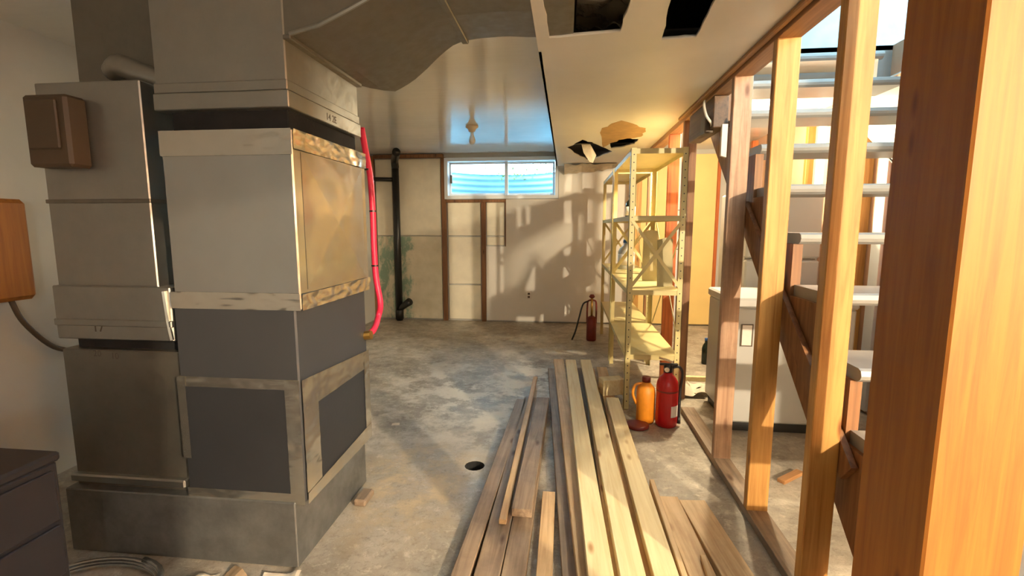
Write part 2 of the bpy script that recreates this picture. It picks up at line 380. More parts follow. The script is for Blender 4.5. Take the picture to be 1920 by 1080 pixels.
# soffit: dropped drywall box with two cut-outs and a torn patch near the back wall
def ragged(poly, seed, amp=.015, sub=6):
    out = []; n = len(poly)
    for i in range(n):
        a = Vector(poly[i]+(0,)); b = Vector(poly[(i+1) % n]+(0,)); d = b-a; nrm = Vector((-d.y, d.x, 0)).normalized()
        for k in range(sub):
            t = k/sub; q = a+d*t + nrm*(noise.noise(Vector((i*3.1+t*4+seed, seed*1.7, k*.9)))*amp*(1 if k else .3)); out.append((q.x, q.y))
    return out
def soff(px, amp, seed, sub=6):
    return ragged([tuple(at(x, y, 2, ZS)[:2]) for x, y in px], seed, amp, sub)
h1 = soff([(1030, 72), (1163, 60), (1189, -20), (1015, -20)], .006, 1)
h2 = soff([(1240, 75), (1305, 70), (1352, -20), (1262, -20)], .006, 2)
h3 = soff([(1062, 278), (1092, 262), (1112, 268), (1148, 284), (1128, 292), (1104, 301), (1088, 294)], .03, 3, 5)
h4 = soff([(1140, 268), (1152, 262), (1172, 258), (1198, 262), (1190, 270), (1166, 276), (1146, 279)], .03, 5, 5)
SX0 = -.135
so = solo('ceiling_soffit', plate([(SX0, YR), (XP0+.02, YR), (XP0+.02, YB), (SX0, YB)], [h1, h2, h3, h4], ZS, ZS+.013), 'soffit', (0,0,0), kind='structure')
bm = NB(); bx(bm, (SX0, YR, ZS), (SX0+.013, 1.58, ZC)); bx(bm, (SX0, 2.27, ZS), (SX0+.013, YB, ZC)); bx(bm, (SX0, 1.58, 2.245), (SX0+.013, 2.27, ZC)); part('soffit_side', bm, 'soffit', so)
# torn paper layer and the hanging flap
tp = [tuple(at(x, y, 2, ZS)[:2]) for x, y in ((1128, 240), (1165, 226), (1212, 240), (1203, 256), (1160, 262), (1130, 276))]
bm = NB(); prism(bm, [(x, y, ZS-.0015) for x, y in ragged(tp, 9, .05, 5)], (0, 0, .002)); part('torn_paper_layer', bm, 'kraft', so)
a = at(1092, 262, 2, ZS); b = at(1108, 266, 2, ZS); q = a.y+.25
bm = NB(); pts = [(a.x, q, ZS), (b.x, q, ZS), (b.x+.06, q+.02, ZS-.10), (b.x+.03, q+.03, ZS-.17), (a.x+.08, q+.03, ZS-.16), (a.x+.02, q+.02, ZS-.07)]
prism(bm, pts, (0, .012, 0)); part('hanging_flap', bm, 'gypsum', so)
bm = NB(); crumple(bm, (SX0+.1, YB-.05, ZS-.10), (SX0+.75, YB-.05, ZS-.03), (SX0+.75, YB-.30, ZS-.002), (SX0+.1, YB-.30, ZS-.002), 12, 4, .03); part('torn_edge', bm, 'gypsum', so)
# foil-wrapped duct inside the soffit, seen through the cut-out
bm = NB(); crumple(bm, (.03, 1.62, 2.13), (.27, 1.62, 2.13), (.27, 2.40, 2.20), (.03, 2.40, 2.20), 14, 30, .05); d_ = solo('foil_wrapped_duct', bm, 'foil', (0, 1.8, 2.16), 'crumpled foil wrapped duct inside the ceiling cut-out', 'duct', smooth=True)
bm = NB(); bx(bm, (.03, 1.62, 2.24), (.27, 2.40, 2.40)); part('duct_body', bm, 'galv_dull', d_)
# trim strip along the soffit at the partition
bm = NB(); bx(bm, (XP0-.028, .2, ZS-.022), (XP0-.002, 3.70, ZS-.001), .004); solo('trim_1', bm, 'stud_y', (0,0,0), kind='structure')

# ------------------------------------------------------------------ stud partition
pt = thing('wall_partition', (XP0, 0, 0), kind='structure')
bm = NB(); bx(bm, (XP0, .98, 0), (XP1, 3.36, .038), .002); part('bottom_plate', bm, 'lum_old', pt)
bm = NB(); bx(bm, (XP0, YR, 2.037), (XP1, YB, ZS), .002); part('top_plate', bm, 'stud_y', pt)
for y, m in ((2.60, 'stud_pale'), (2.11, 'stud'), (1.62, 'stud'), (3.62, 'stud_old'), (4.12, 'post2'), (5.1, 'stud_old'), (6.1, 'stud')):
    bm = NB(); bx(bm, (XP0, y, .036 if y < 3.3 else 0), (XP1, y+.042, 2.04), .003); part('stud', bm, m, pt)
bm = NB(); bx(bm, (XP0, .395, 0), (XP1, .475, 2.04), .003); part('jamb_stud', bm, 'stud', pt)
bm = NB(); bx(bm, (XP0, -.55, 0), (XP1, -.47, 2.04), .003); part('jamb_stud', bm, 'stud', pt)
bm = NB(); bx(bm, (XP0, -.47, 1.80), (XP1, .395, 2.04), .003); part('shading_header', bm, 'stud_y', pt)  # unseen header, added and set low to shade the upper left
bm = NB(); bx(bm, (XP0, YR, 0), (XP1, -.55, 2.04)); part('wall_sheet', bm, 'drywall', pt)
bm = NB(); bx(bm, (XP0-.012, 1.09, 0), (XP0+.19, 1.335, 2.04), .005); part('post', bm, 'post', pt)

# ------------------------------------------------------------------ window
wn = thing('window_1', ((WX0+WX1)/2, YB, WZ0), kind='structure')
def ring(bm, x0, x1, z0, z1, t, y0, y1):
    bx(bm, (x0, y0, z0), (x0+t, y1, z1)); bx(bm, (x1-t, y0, z0), (x1, y1, z1)); bx(bm, (x0+t, y0, z0), (x1-t, y1, z0+t)); bx(bm, (x0+t, y0, z1-t), (x1-t, y1, z1))
bm = NB(); ring(bm, WX0, WX1, WZ0, WZ1, .045, YB-.045, YB+.12); part('window_frame', bm, 'vinyl', wn)
xm = at(948, 335, 1, YB).x
for (x0, x1, yy) in ((WX0+.05, xm+.03, YB+.03), (xm-.01, WX1-.05, YB+.06)):
    bm = NB(); ring(bm, x0, x1, WZ0+.05, WZ1-.05, .028, yy, yy+.025); s_ = part('window_sash', bm, 'vinyl', wn)
    bm = NB(); bx(bm, (x0+.028, yy+.01, WZ0+.078), (x1-.028, yy+.014, WZ1-.078)); part('pane', bm, 'glass', s_)
bm = NB(); bx(bm, (xm-.012, YB-.0, WZ0+.05), (xm+.03, YB+.03, WZ1-.05), .003); part('mullion', bm, 'vinyl', wn)
bm = NB(); bx(bm, (WX0+.07, YB-.01, 1.87), (WX0+.10, YB+.03, 1.98), .004); part('latch', bm, 'galv_dull', wn)
# window well outside: corrugated curved steel, gravel, overhanging leaves
n = 40; bm = NB(); cx = (WX0+WX1)/2; prev = None
zs = [1.35+i*.0185 for i in range(41)]
for k in range(n+1):
    th = math.pi*k/n; c_ = []
    for z in zs:
        r = .95+.012*math.sin((z)*2*math.pi/.085); c_.append(bm.verts.new((cx-math.cos(th)*r, YB+.2+math.sin(th)*r*.95, z)))
    if prev:
        for j in range(len(zs)-1): bm.faces.new((prev[j], c_[j], c_[j+1], prev[j+1]))
    prev = c_
ww = solo('window_well', bm, 'weathered_metal', (cx, YB+.2, 1.35), 'corrugated metal window well outside the basement window', 'window well', smooth=True)
bm = NB(); bx(bm, (cx-1.2, YB+.2, 1.2), (cx+1.2, YB+1.4, 1.36)); solo('ground_outside', bm, 'earth', (cx, YB+.8, 1.2), kind='structure')
bm = NB()
for k in range(260):
    c_ = Vector((random.uniform(WX0+.35, WX1), YB+random.uniform(.95, 1.25), random.uniform(2.0, 2.4)))
    e1 = Vector((random.uniform(-1,1), random.uniform(-1,1), random.uniform(-1,1))).normalized()*.03; e2 = Vector((random.uniform(-1,1), random.uniform(-1,1), random.uniform(-1,1))).normalized()*.016
    bm.faces.new([bm.verts.new(c_+q) for q in (e1, e2, -e1, -e2)])
solo('overhanging_leaves', bm, 'leaf', (cx, YB+1.1, 2.1), 'yellow green leaves hanging over the window well', 'leaves', kind='stuff')

# ================================================================== stairs
st = thing('staircase', (1.35, .4, 0), 'grey painted open-riser basement stairs behind the stud wall', 'stairs')
RISE, RUN = .215, .235; Y0 = 2.08; Z0 = 1.272
SXa, SXb = .935, 1.90
for j in range(-5, 6):
    z = Z0+RISE*j; y = Y0+RUN*j
    xa = SXa+.015 if y > 1.34 else 1.02
    bm = NB(); prof = [(y+.02, z-.045), (y+.005, z-.035), (y, z-.022), (y+.005, z-.006), (y+.02, z), (y+.265, z), (y+.265, z-.045)]
    prism(bm, [(xa, a, b) for a, b in prof], (SXb-.02-xa, 0, 0)); part('tread', bm, 'stairgrey', st)
for sx, m, ys in ((SXa, 'stud_old', 1.345), (SXb-.038, 'stairgrey', 0)):
    poly = []
    for j in range(-6, 6):
        z = Z0+RISE*j-.045; y = Y0+RUN*j+.03
        if y < ys: continue
        poly += [(y, z-RISE), (y, z)]
    if ys: poly[0] = (ys, poly[0][1]); poly = [(ys, poly[0][1]-.30)]+poly
    else: poly[0] = (poly[0][0], 0)
    top = poly[-1]; poly += [(top[0]+RUN, top[1]), (top[0]+RUN, top[1]-.30)]
    if not ys: poly += [(Y0-RUN*5.2, 0)]
    bm = NB(); prism(bm, [(sx, a, b) for a, b in poly], (.038, 0, 0)); part('stringer', bm, m, st)
# diagonal brace nailed to the back of the studs below the stringer
a = at(1395, 390, 0, XP1+.01); b = at(1535, 745, 0, XP1+.01)
d = (b-a); nrm = Vector((0, d.z, -d.y)).normalized()*.042
bm = NB(); prism(bm, [Vector((XP1, 0, 0))+Vector((0, q.y, q.z)) for q in (a+nrm, b+nrm+d*.25, b-nrm+d*.25, a-nrm)], (.022, 0, 0)); part('diagonal_brace', bm, 'stud_old', pt)

# ================================================================== furnace
fu = thing('furnace', (-1.2, 1.95, 0), 'charcoal furnace with shiny taped coil box on a galvanized base', 'furnace')
FX0, FX1, FY0, FY1 = -1.44, -.962, 1.60, 2.20
bm = NB(); bx(bm, (-1.97, 1.585, 0), (-1.0, 2.22, .265), .004); part('base', bm, 'galv_base', fu, label='spangled galvanized furnace base')
bm = NB(); bx(bm, (FX0, FY0, .262), (FX1, FY1, 1.006), .006); part('cabinet', bm, 'cabinet', fu)
bm = NB(); bx(bm, (-1.43, FY0-.002, 1.0), (-.938, FY1, 1.632), .005); part('coil_box', bm, 'galv_shiny', fu, label='shiny sheet metal coil box')
bm = NB(); bx(bm, (FX0+.005, FY0-.006, .275), (FX1-.05, FY0, .705), .003); part('insulation_panel', bm, 'panel', fu)
bm = NB(); bx(bm, (FX1, FY0+.10, .28), (FX1+.005, FY1-.05, .62), .003); part('insulation_panel', bm, 'panel', fu)
def tape(name, *q, nu=30, nv=4, amp=.006, seed=0):
    bm = NB(); crumple(bm, *q, nu*2, nv*2, amp*.45, seed=seed); part(name, bm, 'foil', fu, smooth=True)
yf = FY0-.003
# front strips: coil top (two), coil bottom, cabinet seam, corner strip, left strip
tape('foil_tape', (-1.432, yf, 1.545), (-.938, yf, 1.545), (-.938, yf, 1.632), (-1.432, yf, 1.632), amp=.005, seed=1)
tape('foil_tape', (-1.442, yf, 1.0), (-.938, yf, 1.0), (-.938, yf, 1.062), (-1.442, yf, 1.062), amp=.008, seed=2)
tape('foil_tape', (FX0, yf, .70), (FX1, yf, .70), (FX1, yf, .742), (FX0, yf, .742), amp=.004, seed=3)
tape('foil_tape', (FX1-.055, yf-.004, .262), (FX1+.001, yf-.004, .262), (FX1+.001, yf-.004, .74), (FX1-.055, yf-.004, .74), nu=4, nv=26, amp=.004, seed=4)
tape('foil_tape', (FX0-.005, yf-.004, .42), (FX0+.028, yf-.004, .42), (FX0+.028, yf-.004, .74), (FX0-.005, yf-.004, .74), nu=3, nv=20, amp=.004, seed=5)
tape('foil_tape', (FX0, yf-.004, .258), (FX1, yf-.004, .258), (FX1, yf-.004, .30), (FX0, yf-.004, .30), amp=.003, seed=6)
# right side strips
xs = FX1+.003; xc = -.935
tape('foil_tape', (xc, FY0, 1.565), (xc, FY1, 1.565), (xc, FY1, 1.632), (xc, FY0, 1.632), amp=.012, seed=7)
tape('foil_tape', (xc, FY0, 1.0), (xc, FY1, 1.0), (xc, FY1, 1.058), (xc, FY0, 1.058), amp=.012, seed=8)
tape('foil_tape', (xs+.004, FY0, .62), (xs+.004, FY1, .62), (xs+.004, FY1, .70), (xs+.004, FY0, .74), amp=.004, seed=9)
tape('foil_tape', (xs+.004, FY0, .262), (xs+.004, FY0+.11, .262), (xs+.004, FY0+.11, .72), (xs+.004, FY0, .74), nu=5, nv=20, amp=.004, seed=10)
tape('foil_tape', (xs+.004, FY1-.06, .262), (xs+.004, FY1, .262), (xs+.004, FY1, .69), (xs+.004, FY1-.06, .69), nu=3, nv=20, amp=.004, seed=11)
tape('foil_tape', (xs+.005, FY0, .258), (xs+.005, FY1, .258), (xs+.005, FY1, .33), (xs+.005, FY0, .30), amp=.005, seed=12)
# sheet dents: raised cross-break on the side
bm = NB()
v = [bm.verts.new(p) for p in ((xc-.002, FY0+.05, 1.07), (xc-.002, FY1-.04, 1.07), (xc-.002, FY1-.04, 1.56), (xc-.002, FY0+.05, 1.56), (xc+.006, (FY0+FY1)/2, 1.31))]
for k in range(4): bm.faces.new((v[k], v[(k+1) % 4], v[4]))
part('side_panel', bm, 'galv_shiny', fu)
# canvas connector
bm = NB(); bx(bm, (-1.405, FY0+.03, 1.625), (-.965, FY1-.03, 1.715), .004); part('canvas_connector', bm, 'canvas', fu)

# supply plenum + trunk
sd = thing('supply_duct', (-1.2, 1.95, 1.70), 'dull grey supply plenum and curved trunk duct running into the soffit', 'duct')
PX0, PX1 = -1.432, -.945
bm = NB(); bx(bm, (PX0, FY0, 1.703), (PX1, 2.165, ZC), .004); part('plenum', bm, 'galv', sd)
bm = NB(); bx(bm, (PX0-.006, FY0-.008, 1.700), (PX1+.008, 2.172, 1.757), .003); fb = part('flange_band', bm, 'galv', sd)
bm = NB(); bx(bm, (PX0-.003, FY0-.005, 1.757), (PX1+.004, 2.168, 1.792), .003); part('flange_band', bm, 'galv', sd)
# trunk: bottom sheet lofted along X, near side at plenum front, far side swinging in an S
xs_ = []; N = 26
farpx = [(680, 177), (700, 180), (740, 172), (775, 152), (800, 130), (825, 105), (850, 85), (875, 76), (900, 72), (950, 68), (996, 70)]
def zb(x): t = min(1, max(0, (x-PX1)/(.50))); t = t*t*(3-2*t); return 1.93 + .155*t
secs = []
for (px, py) in farpx:
    z = 2.0; 
    for it in range(12):
        p = at(px, py, 2, z); z = zb(p.x)
    secs.append(p)
secs[0] = Vector((PX1-.002, 2.16, 1.93))
pts = [(PX1-.002, 2.16)] + [(p.x, p.y) for p in secs[1:] if p.x > PX1+.02] + [(.0, secs[-1].y)]
def fy(x):
    for (a, b), (c, d2) in zip(pts, pts[1:]):
        if a <= x <= c: return b+(d2-b)*(x-a)/(c-a)
    return pts[-1][1]
bm = NB(); rows = []
for k in range(N+1):
    x = PX1-.002 + (.02-PX1)*k/N; z = zb(x); yF = fy(x); yN = FY0+.004
    top = ZC-.004
    rows.append([bm.verts.new(c_) for c_ in ((x, yN, top), (x, yN, z), (x, yN+(yF-yN)*.5, z-.008*math.sin(math.pi*k/N)), (x, yF, z), (x, yF, top))])
for a, b in zip(rows, rows[1:]):
    for j in range(4): bm.faces.new((a[j], a[j+1], b[j+1], b[j]))
tr = part('trunk', bm, 'galv_dull', sd)
# drive-cleat seam where the curved fitting meets the straight branch
bm = NB(); x = -.44; bx(bm, (x-.014, FY0-.004, zb(x)-.012), (x+.014, fy(x)+.006, zb(x)+.004), .003); part('seam_cleat', bm, 'galv_dull', sd)
bm = NB(); x = PX1+.02; bx(bm, (x-.024, FY0-.004, 1.918), (x+.004, 2.165, 1.934), .003); part('seam_cleat', bm, 'galv_dull', sd)
bm = NB(); tube(bm, [(PX1+.02, FY0-.0, 1.935)]+[(PX1+.02+.52*t, FY0-.0, zb(PX1+.02+.52*t)+.004) for t in (.2, .4, .6, .8, 1)], .007, 6); part('folded_edge', bm, 'galv', sd)
bm = NB(); crumple(bm, (-.25, 1.595, 2.10), (-.14, 1.595, 2.10), (-.14, 1.64, 2.068), (-.25, 1.64, 2.068), 8, 4, .01); part('foil_tape', bm, 'foil', sd)
# handwritten marks on the flange
def text(s, size, mat, M4, parent, name='handwriting'):
    cu = bpy.data.curves.new('t', 'FONT'); cu.body = s; cu.size = size; cu.extrude = .0004
    t = bpy.data.objects.new('t', cu); col.objects.link(t); bpy.context.view_layer.update()
    me = bpy.data.meshes.new_from_object(t.evaluated_get(bpy.context.evaluated_depsgraph_get()))
    bpy.data.objects.remove(t); bpy.data.curves.remove(cu)
    me.transform(M4); bm = NB(); bm.from_mesh(me); bpy.data.meshes.remove(me); return part(name, bm, mat, parent)
side = Matrix(((0, 0, 1, 0), (1, 0, 0, 0), (0, 1, 0, 0), (0, 0, 0, 1)))      # x->Y, y->Z, facing +X
front = Matrix(((1, 0, 0, 0), (0, 0, -1, 0), (0, 1, 0, 0), (0, 0, 0, 1)))    # facing -Y
p = at(612, 222, 0, PX1+.009); text('14 2E', .038, 'ink', Matrix.Translation((PX1+.0085, p.y, 1.714)) @ side, sd)

# return duct drop
rd = thing('return_duct', (-1.72, 1.9, .262), 'dull grey sheet metal return duct drop left of the furnace', 'duct')
bm = NB(); bx(bm, (-1.955, 1.625, .262), (-1.448, 2.28, .825), .004); part('boot', bm, 'galv_dull', rd)
bm = NB(); bx(bm, (-1.96, 1.60, .285), (-1.46, 1.63, .318), .006); part('ridge', bm, 'galv', rd)
bm = NB(); bx(bm, (-1.92, 1.66, .82), (-1.47, 2.2, .875), .002); part('dark_gap_gasket', bm, 'canvas', rd)
bm = NB(); bx(bm, (-1.955, 1.615, .868), (-1.462, 2.2, 1.075), .004); part('collar', bm, 'galv', rd)
bm = NB(); bx(bm, (-1.95, 1.635, 1.07), (-1.525, 2.2, 1.82), .004); part('drop', bm, 'galv', rd)
bm = NB(); bx(bm, (-1.955, 1.63, 1.385), (-1.52, 2.2, 1.40), .002); part('seam_cleat', bm, 'galv_dull', rd)
bm = NB(); bx(bm, (-1.955, 1.607, .922), (-1.46, 2.2, .948), .003); part('seam_cleat', bm, 'galv', rd)
bm = NB(); bx(bm, (-1.90, 1.76, 1.81), (-1.56, 2.2, ZC-.002), .004); part('upper_section', bm, 'galv_dull', rd)
bm = NB(); tube(bm, [(-1.468, 1.612, .875), (-1.478, 1.612, .95), (-1.485, 1.612, 1.06)], .008, 6); part('bright_edge_cleat', bm, 'foil', rd)
p = at(172, 622, 1, 1.61); text('17', .05, 'ink', Matrix.Translation((p.x, 1.6145, p.z)) @ front, rd)
p = at(175, 662, 1, 1.625); text('20', .035, 'ink', Matrix.Translation((p.x, 1.6245, p.z-.012)) @ front, rd); text('10', .035, 'ink', Matrix.Translation((p.x+.075, 1.6245, p.z-.02)) @ front, rd)
# flue elbow above the drop
q0 = at(222, 122, 1, 1.72); q1 = at(262, 138, 1, 1.72); q2 = at(292, 150, 1, 1.72)
bm = NB(); tube(bm, spline([(q0.x-.06, 1.76, q0.z-.01), (q0.x, 1.73, q0.z-.0), tuple(q1), (q2.x+.04, 1.74, q2.z-.01)]), .04, 14)
solo('flue_elbow', bm, 'galv', (q0.x, 1.76, q0.z), 'short metal pipe elbow running from the return duct to the plenum', 'pipe', smooth=True)
# brown control box on the drop
bm = NB(); p0 = at(40, 178, 1, 1.56); p1 = at(138, 312, 1, 1.56); bx(bm, (p0.x, 1.555, p1.z), (p1.x, 1.637, p0.z), .01)
bb = solo('control_box', bm, 'brownbox', ((p0.x+p1.x)/2, 1.637, p1.z), 'small brown metal box mounted on the return duct', 'box')
bm = NB(); bx(bm, (p0.x+.02, 1.545, p1.z+.06), (p1.x-.03, 1.556, p0.z-.02), .004); part('box_cover', bm, 'brownbox', bb)

# wooden panel hung on the left wall
bm = NB(); pa = at(-60, 375, 0, XL+.12); pb = at(52, 375, 0, XL+.12); zt = at(0, 372, 0, XL+.10).z; zl = at(0, 568, 0, XL+.10).z
bx(bm, (XL, pa.y, zl), (XL+.12, pb.y, zt), .02)
wp = solo('wooden_wall_cabinet', bm, 'post', (XL, pb.y, zl), 'small orange wooden box mounted on the left wall', 'cabinet')
bm = NB(); tube(bm, spline([(XL+.03, pb.y-.06, zl+.01), (XL+.04, pb.y-.02, zl-.12), (XL+.04, pb.y+.10, zl-.27), (XL+.03, pb.y+.25, zl-.33)]), .012, 8); part('shadow_curve', bm, 'brownbox', wp, True)  # dark tube standing in for the curved shadow on the wall

# black cabinet at the left
zt = .62; c0 = at(105, 846, 2, zt)
cb = thing('tool_cabinet', (c0.x-.35, c0.y-.45, 0), 'black steel drawer cabinet beside the return duct', 'cabinet')
bm = NB(); bx(bm, (c0.x-.7, c0.y-.75, .02), (c0.x, c0.y, zt-.03), .006); part('body', bm, 'chest', cb)
bm = NB(); bx(bm, (c0.x-.71, c0.y-.76, zt-.03), (c0.x+.008, c0.y+.008, zt), .008); part('top', bm, 'chest', cb)
for k in range(3):
    z = .06+.175*k
    bm = NB(); bx(bm, (c0.x, c0.y-.73, z), (c0.x+.012, c0.y-.02, z+.16), .003); dr = part('drawer', bm, 'chest', cb)
    bm = NB(); tube(bm, [(c0.x+.012, c0.y-.5, z+.125), (c0.x+.03, c0.y-.5, z+.125), (c0.x+.03, c0.y-.22, z+.125), (c0.x+.012, c0.y-.22, z+.125)], .006, 6); part('handle', bm, 'galv', dr)
for dx in (.05, .65):
    for dy in (.05, .68): bm = NB(); bx(bm, (c0.x-dx-.02, c0.y-dy-.02, 0), (c0.x-dx+.02, c0.y-dy+.02, .025)); part('foot', bm, 'black', cb)
# flexible metal hose coil on the floor in front of the base
bm = NB(); c_ = at(215, 1085, 2, 0); pts_ = []
for k in range(60):
    t = k/59*2*math.pi*2.2; r = .17+.012*k/59; pts_.append((c_.x+r*math.cos(t)*1.2, c_.y-.06+r*.7*math.sin(t), .014+.022*k/59))
tube(bm, pts_, .012, 7); solo('hose_coil', bm, 'galv_shiny', (c_.x, c_.y, 0), 'coil of shiny flexible metal hose on the floor before the furnace base', 'hose', smooth=True)
# paper scraps by the furnace base
def scrap(px, py, sx, sy, rot, mat, name, label, cat, seed, amp=.03, group=None):
    p = at(px, py, 2, 0); bm = NB(); c, s = math.cos(rot), math.sin(rot)
    q = [Vector((p.x+c*a*sx-s*b*sy, p.y+s*a*sx+c*b*sy, .004)) for a, b in ((-1,-1), (1,-1), (1,1), (-1,1))]
    crumple(bm, *q, 10, 8, amp, seed=seed); return solo(name, bm, mat, (p.x, p.y, 0), label, cat, group)
scrap(350, 1110, .09, .06, .3, 'paper', 'paper_scrap', 'crumpled pale paper scrap at the foot of the furnace base', 'paper', 3)
scrap(440, 1100, .08, .05, -.4, 'cardboard', 'cardboard_scrap', 'torn brown cardboard scrap at the foot of the furnace base', 'cardboard', 8, .02)
scrap(520, 1098, .07, .045, .1, 'paper', 'paper_scrap', 'flattened paper sheet by the front corner of the furnace base', 'paper', 13, .02)
scrap(742, 797, .025, .018, .2, 'paper', 'paper_scrap', 'tiny white paper bit on the bare concrete floor', 'paper', 5, .006)
# broken wood chips beside the base
p = at(682, 940, 2, 0); bm = NB(); bx(bm, (p.x-.03, p.y-.05, 0), (p.x+.03, p.y+.06, .035), .008); solo('wood_chip', bm, 'lum_old', (p.x, p.y, 0), 'small brown wood chunk lying against the furnace base', 'wood scrap')

# red tubing with ties
bm = NB(); RYp = 2.38
pp = [at(x, y, 1, RYp) for x, y in ((678, 240), (684, 275), (694, 330), (699, 400), (701, 460), (705, 520), (713, 568), (709, 594), (697, 608), (686, 613))]
pp[-2] = Vector((-.945, 2.25, pp[-2].z)); pp[-1] = Vector((FX1+.002, 2.185, pp[-1].z))
tube(bm, spline(pp, 5), .0155, 10); rt_ = solo('red_tube', bm, 'pink', tuple(pp[-1]), 'pinkish red plastic tube rising along the furnace side', 'tube', smooth=True)
for (x, y) in ((690, 318), (699, 396), (703, 498)):
    p = at(x, y, 1, RYp); bm = NB(); lathe(bm, [(.018, -.004), (.018, .004)], p, 10); part('cable_tie', bm, 'black', rt_)
bm = NB(); p = pp[-1]; tube(bm, [(p.x-.01, p.y, p.z), (p.x+.03, p.y, p.z+.005)], .022, 10); part('brass_fitting', bm, 'brass', rt_)

# drain stack
dp = thing('drain_pipe', (-2.285, 6.36, 0), 'black vertical drain pipe with a branch fitting in the corner', 'pipe')
bm = NB(); tube(bm, [(-2.285, 6.36, 0), (-2.285, 6.36, 2.1)], .045, 16); part('pipe', bm, 'blackpipe', dp, True)
bm = NB(); lathe(bm, [(.056, .02), (.056, .14), (.05, .15)], (-2.285, 6.36, 0), 16); part('hub', bm, 'blackpipe', dp, True)
bm = NB(); tube(bm, [(-2.28, 6.36, .16), (-2.20, 6.33, .22), (-2.11, 6.29, .28)], [.042, .045, .052], 14); part('branch', bm, 'blackpipe', dp, True)
bm = NB(); tube(bm, spline([(-2.285, 6.36, 2.08), (-2.27, 6.3, 2.16), (-2.2, 6.15, 2.20), (-2.1, 5.9, 2.21)]), .05, 14); part('elbow', bm, 'blackpipe', dp, True)
bm = NB(); tube(bm, [(-2.33, 6.36, 1.92), (-2.62, 6.36, 1.93)], .028, 12); part('side_arm', bm, 'blackpipe', dp, True)

# ceiling bulb holder
p = at(885, 236, 2, ZC)
lf = thing('ceiling_bulb_holder', (p.x, p.y, ZC), 'porcelain ceiling lamp holder with bare unlit bulb', 'lamp')
bm = NB(); lathe(bm, [(.06, 0), (.062, -.015), (.04, -.03), (.03, -.055), (.022, -.06)], (p.x, p.y, ZC), 20); part('holder', bm, 'porcelain', lf, True)
bm = NB(); lathe(bm, [(.014, -.055), (.016, -.085), (.03, -.125), (.032, -.145), (.022, -.168), (.006, -.176)], (p.x, p.y, ZC), 18); part('bulb', bm, 'bulb', lf, True)

# ================================================================== steel shelving
def shelving(y0, y1, label, levels):
    u = thing('shelving_unit', (.61, (y0+y1)/2, 0), label, 'shelving', 'cream steel shelving units')
    x0, x1, h, t = .425, .80, 1.82, .036
    for (x, y, sx, sy) in ((x0, y0, 1, 1), (x1, y0, -1, 1), (x0, y1, 1, -1), (x1, y1, -1, -1)):
        bm = NB(); bx(bm, (x, y, 0), (x+sx*t, y+sy*.003, h)); bx(bm, (x, y, 0), (x+sx*.003, y+sy*t, h)); ps = part('upright', bm, 'shelf', u)
        bm = NB()
        for k in range(34):
            z = .06+k*.052; lathe(bm, [(.0045, 0), (.0045, .0008)], (0, 0, 0), 6)
            for v in bm.verts[-12:]: v.co = Vector((x+sx*(.02+v.co.x), y-sy*(.0003)-sy*v.co.z, z+v.co.y))
        part('bolt_holes', bm, 'black', ps)['kind'] = 'stuff'
    for z in levels:
        bm = NB(); bx(bm, (x0+.004, y0+.004, z-.004), (x1-.004, y1-.004, z)); 
        for a, b in (((x0+.004, y0+.004), (x1-.004, y0+.006)), ((x0+.004, y1-.006), (x1-.004, y1-.004)), ((x0+.004, y0+.004), (x0+.006, y1-.004)), ((x1-.006, y0+.004), (x1-.004, y1-.004))):
            bx(bm, (a[0], a[1], z-.034), (b[0], b[1], z-.003))
        part('shelf', bm, 'shelf', u)
    def strip(p, q, off):
        p = Vector(p); q = Vector(q); d = (q-p).normalized(); s = Vector(off).normalized().cross(d)*.011
        bm = NB(); prism(bm, [p+s, q+s, q-s, p-s], off); part('cross_brace', bm, 'shelf', u)
    for ye, o_ in ((y0-.003, -.0025), (y1+.003, .0025)):
        strip((x0+.02, ye, 1.34), (x1-.02, ye, .88), (0, o_, 0)); strip((x0+.02, ye+o_, .88), (x1-.02, ye+o_, 1.34), (0, o_, 0))
    strip((x1+.002, y0+.03, .42), (x1+.002, y1-.03, 1.36), (.0025, 0, 0)); strip((x1+.005, y1-.03, .42), (x1+.005, y0+.03, 1.36), (.0025, 0, 0))
    return u
shelving(3.37, 4.53, 'cream steel shelving unit beside the lumber pile, holding grey slabs', (.40, .86, 1.37, 1.815))
shelving(4.62, 5.80, 'cream steel shelving unit near the back wall, behind the first unit', (.40, .86, 1.37, 1.815))
# things on the shelves
def slab(px0, px1, pyb, pyt, yb, dy, rot, label):
    z = .86; a = at(px0, pyb, 1, yb); b = at(px1, pyb, 1, yb); hgt = at(px0, pyt, 1, yb).z - z
    bm = NB(); w_ = b.x-a.x
    poly = ragged([(-w_/2, 0), (w_/2, 0), (w_/2, hgt*.97), (0, hgt), (-w_/2, hgt*.95)], px0*.1, .006, 4)
    prism(bm, [(x, 0, y) for x, y in poly], (0, dy, 0)); o = solo('stone_slab', bm, 'slab', (0,0,0), label, 'slab', 'slabs on the shelf')
    o.location = ((a.x+b.x)/2, yb, z); o.rotation_euler = (R(-6), 0, rot); return o
slab(1234, 1262, 510, 445, 3.62, .03, .05, 'pale grey slab leaning upright on the middle shelf of the unit by the lumber')
slab(1205, 1232, 500, 430, 3.95, .03, -.1, 'rounded beige slab standing behind the pale grey slab on the middle shelf')
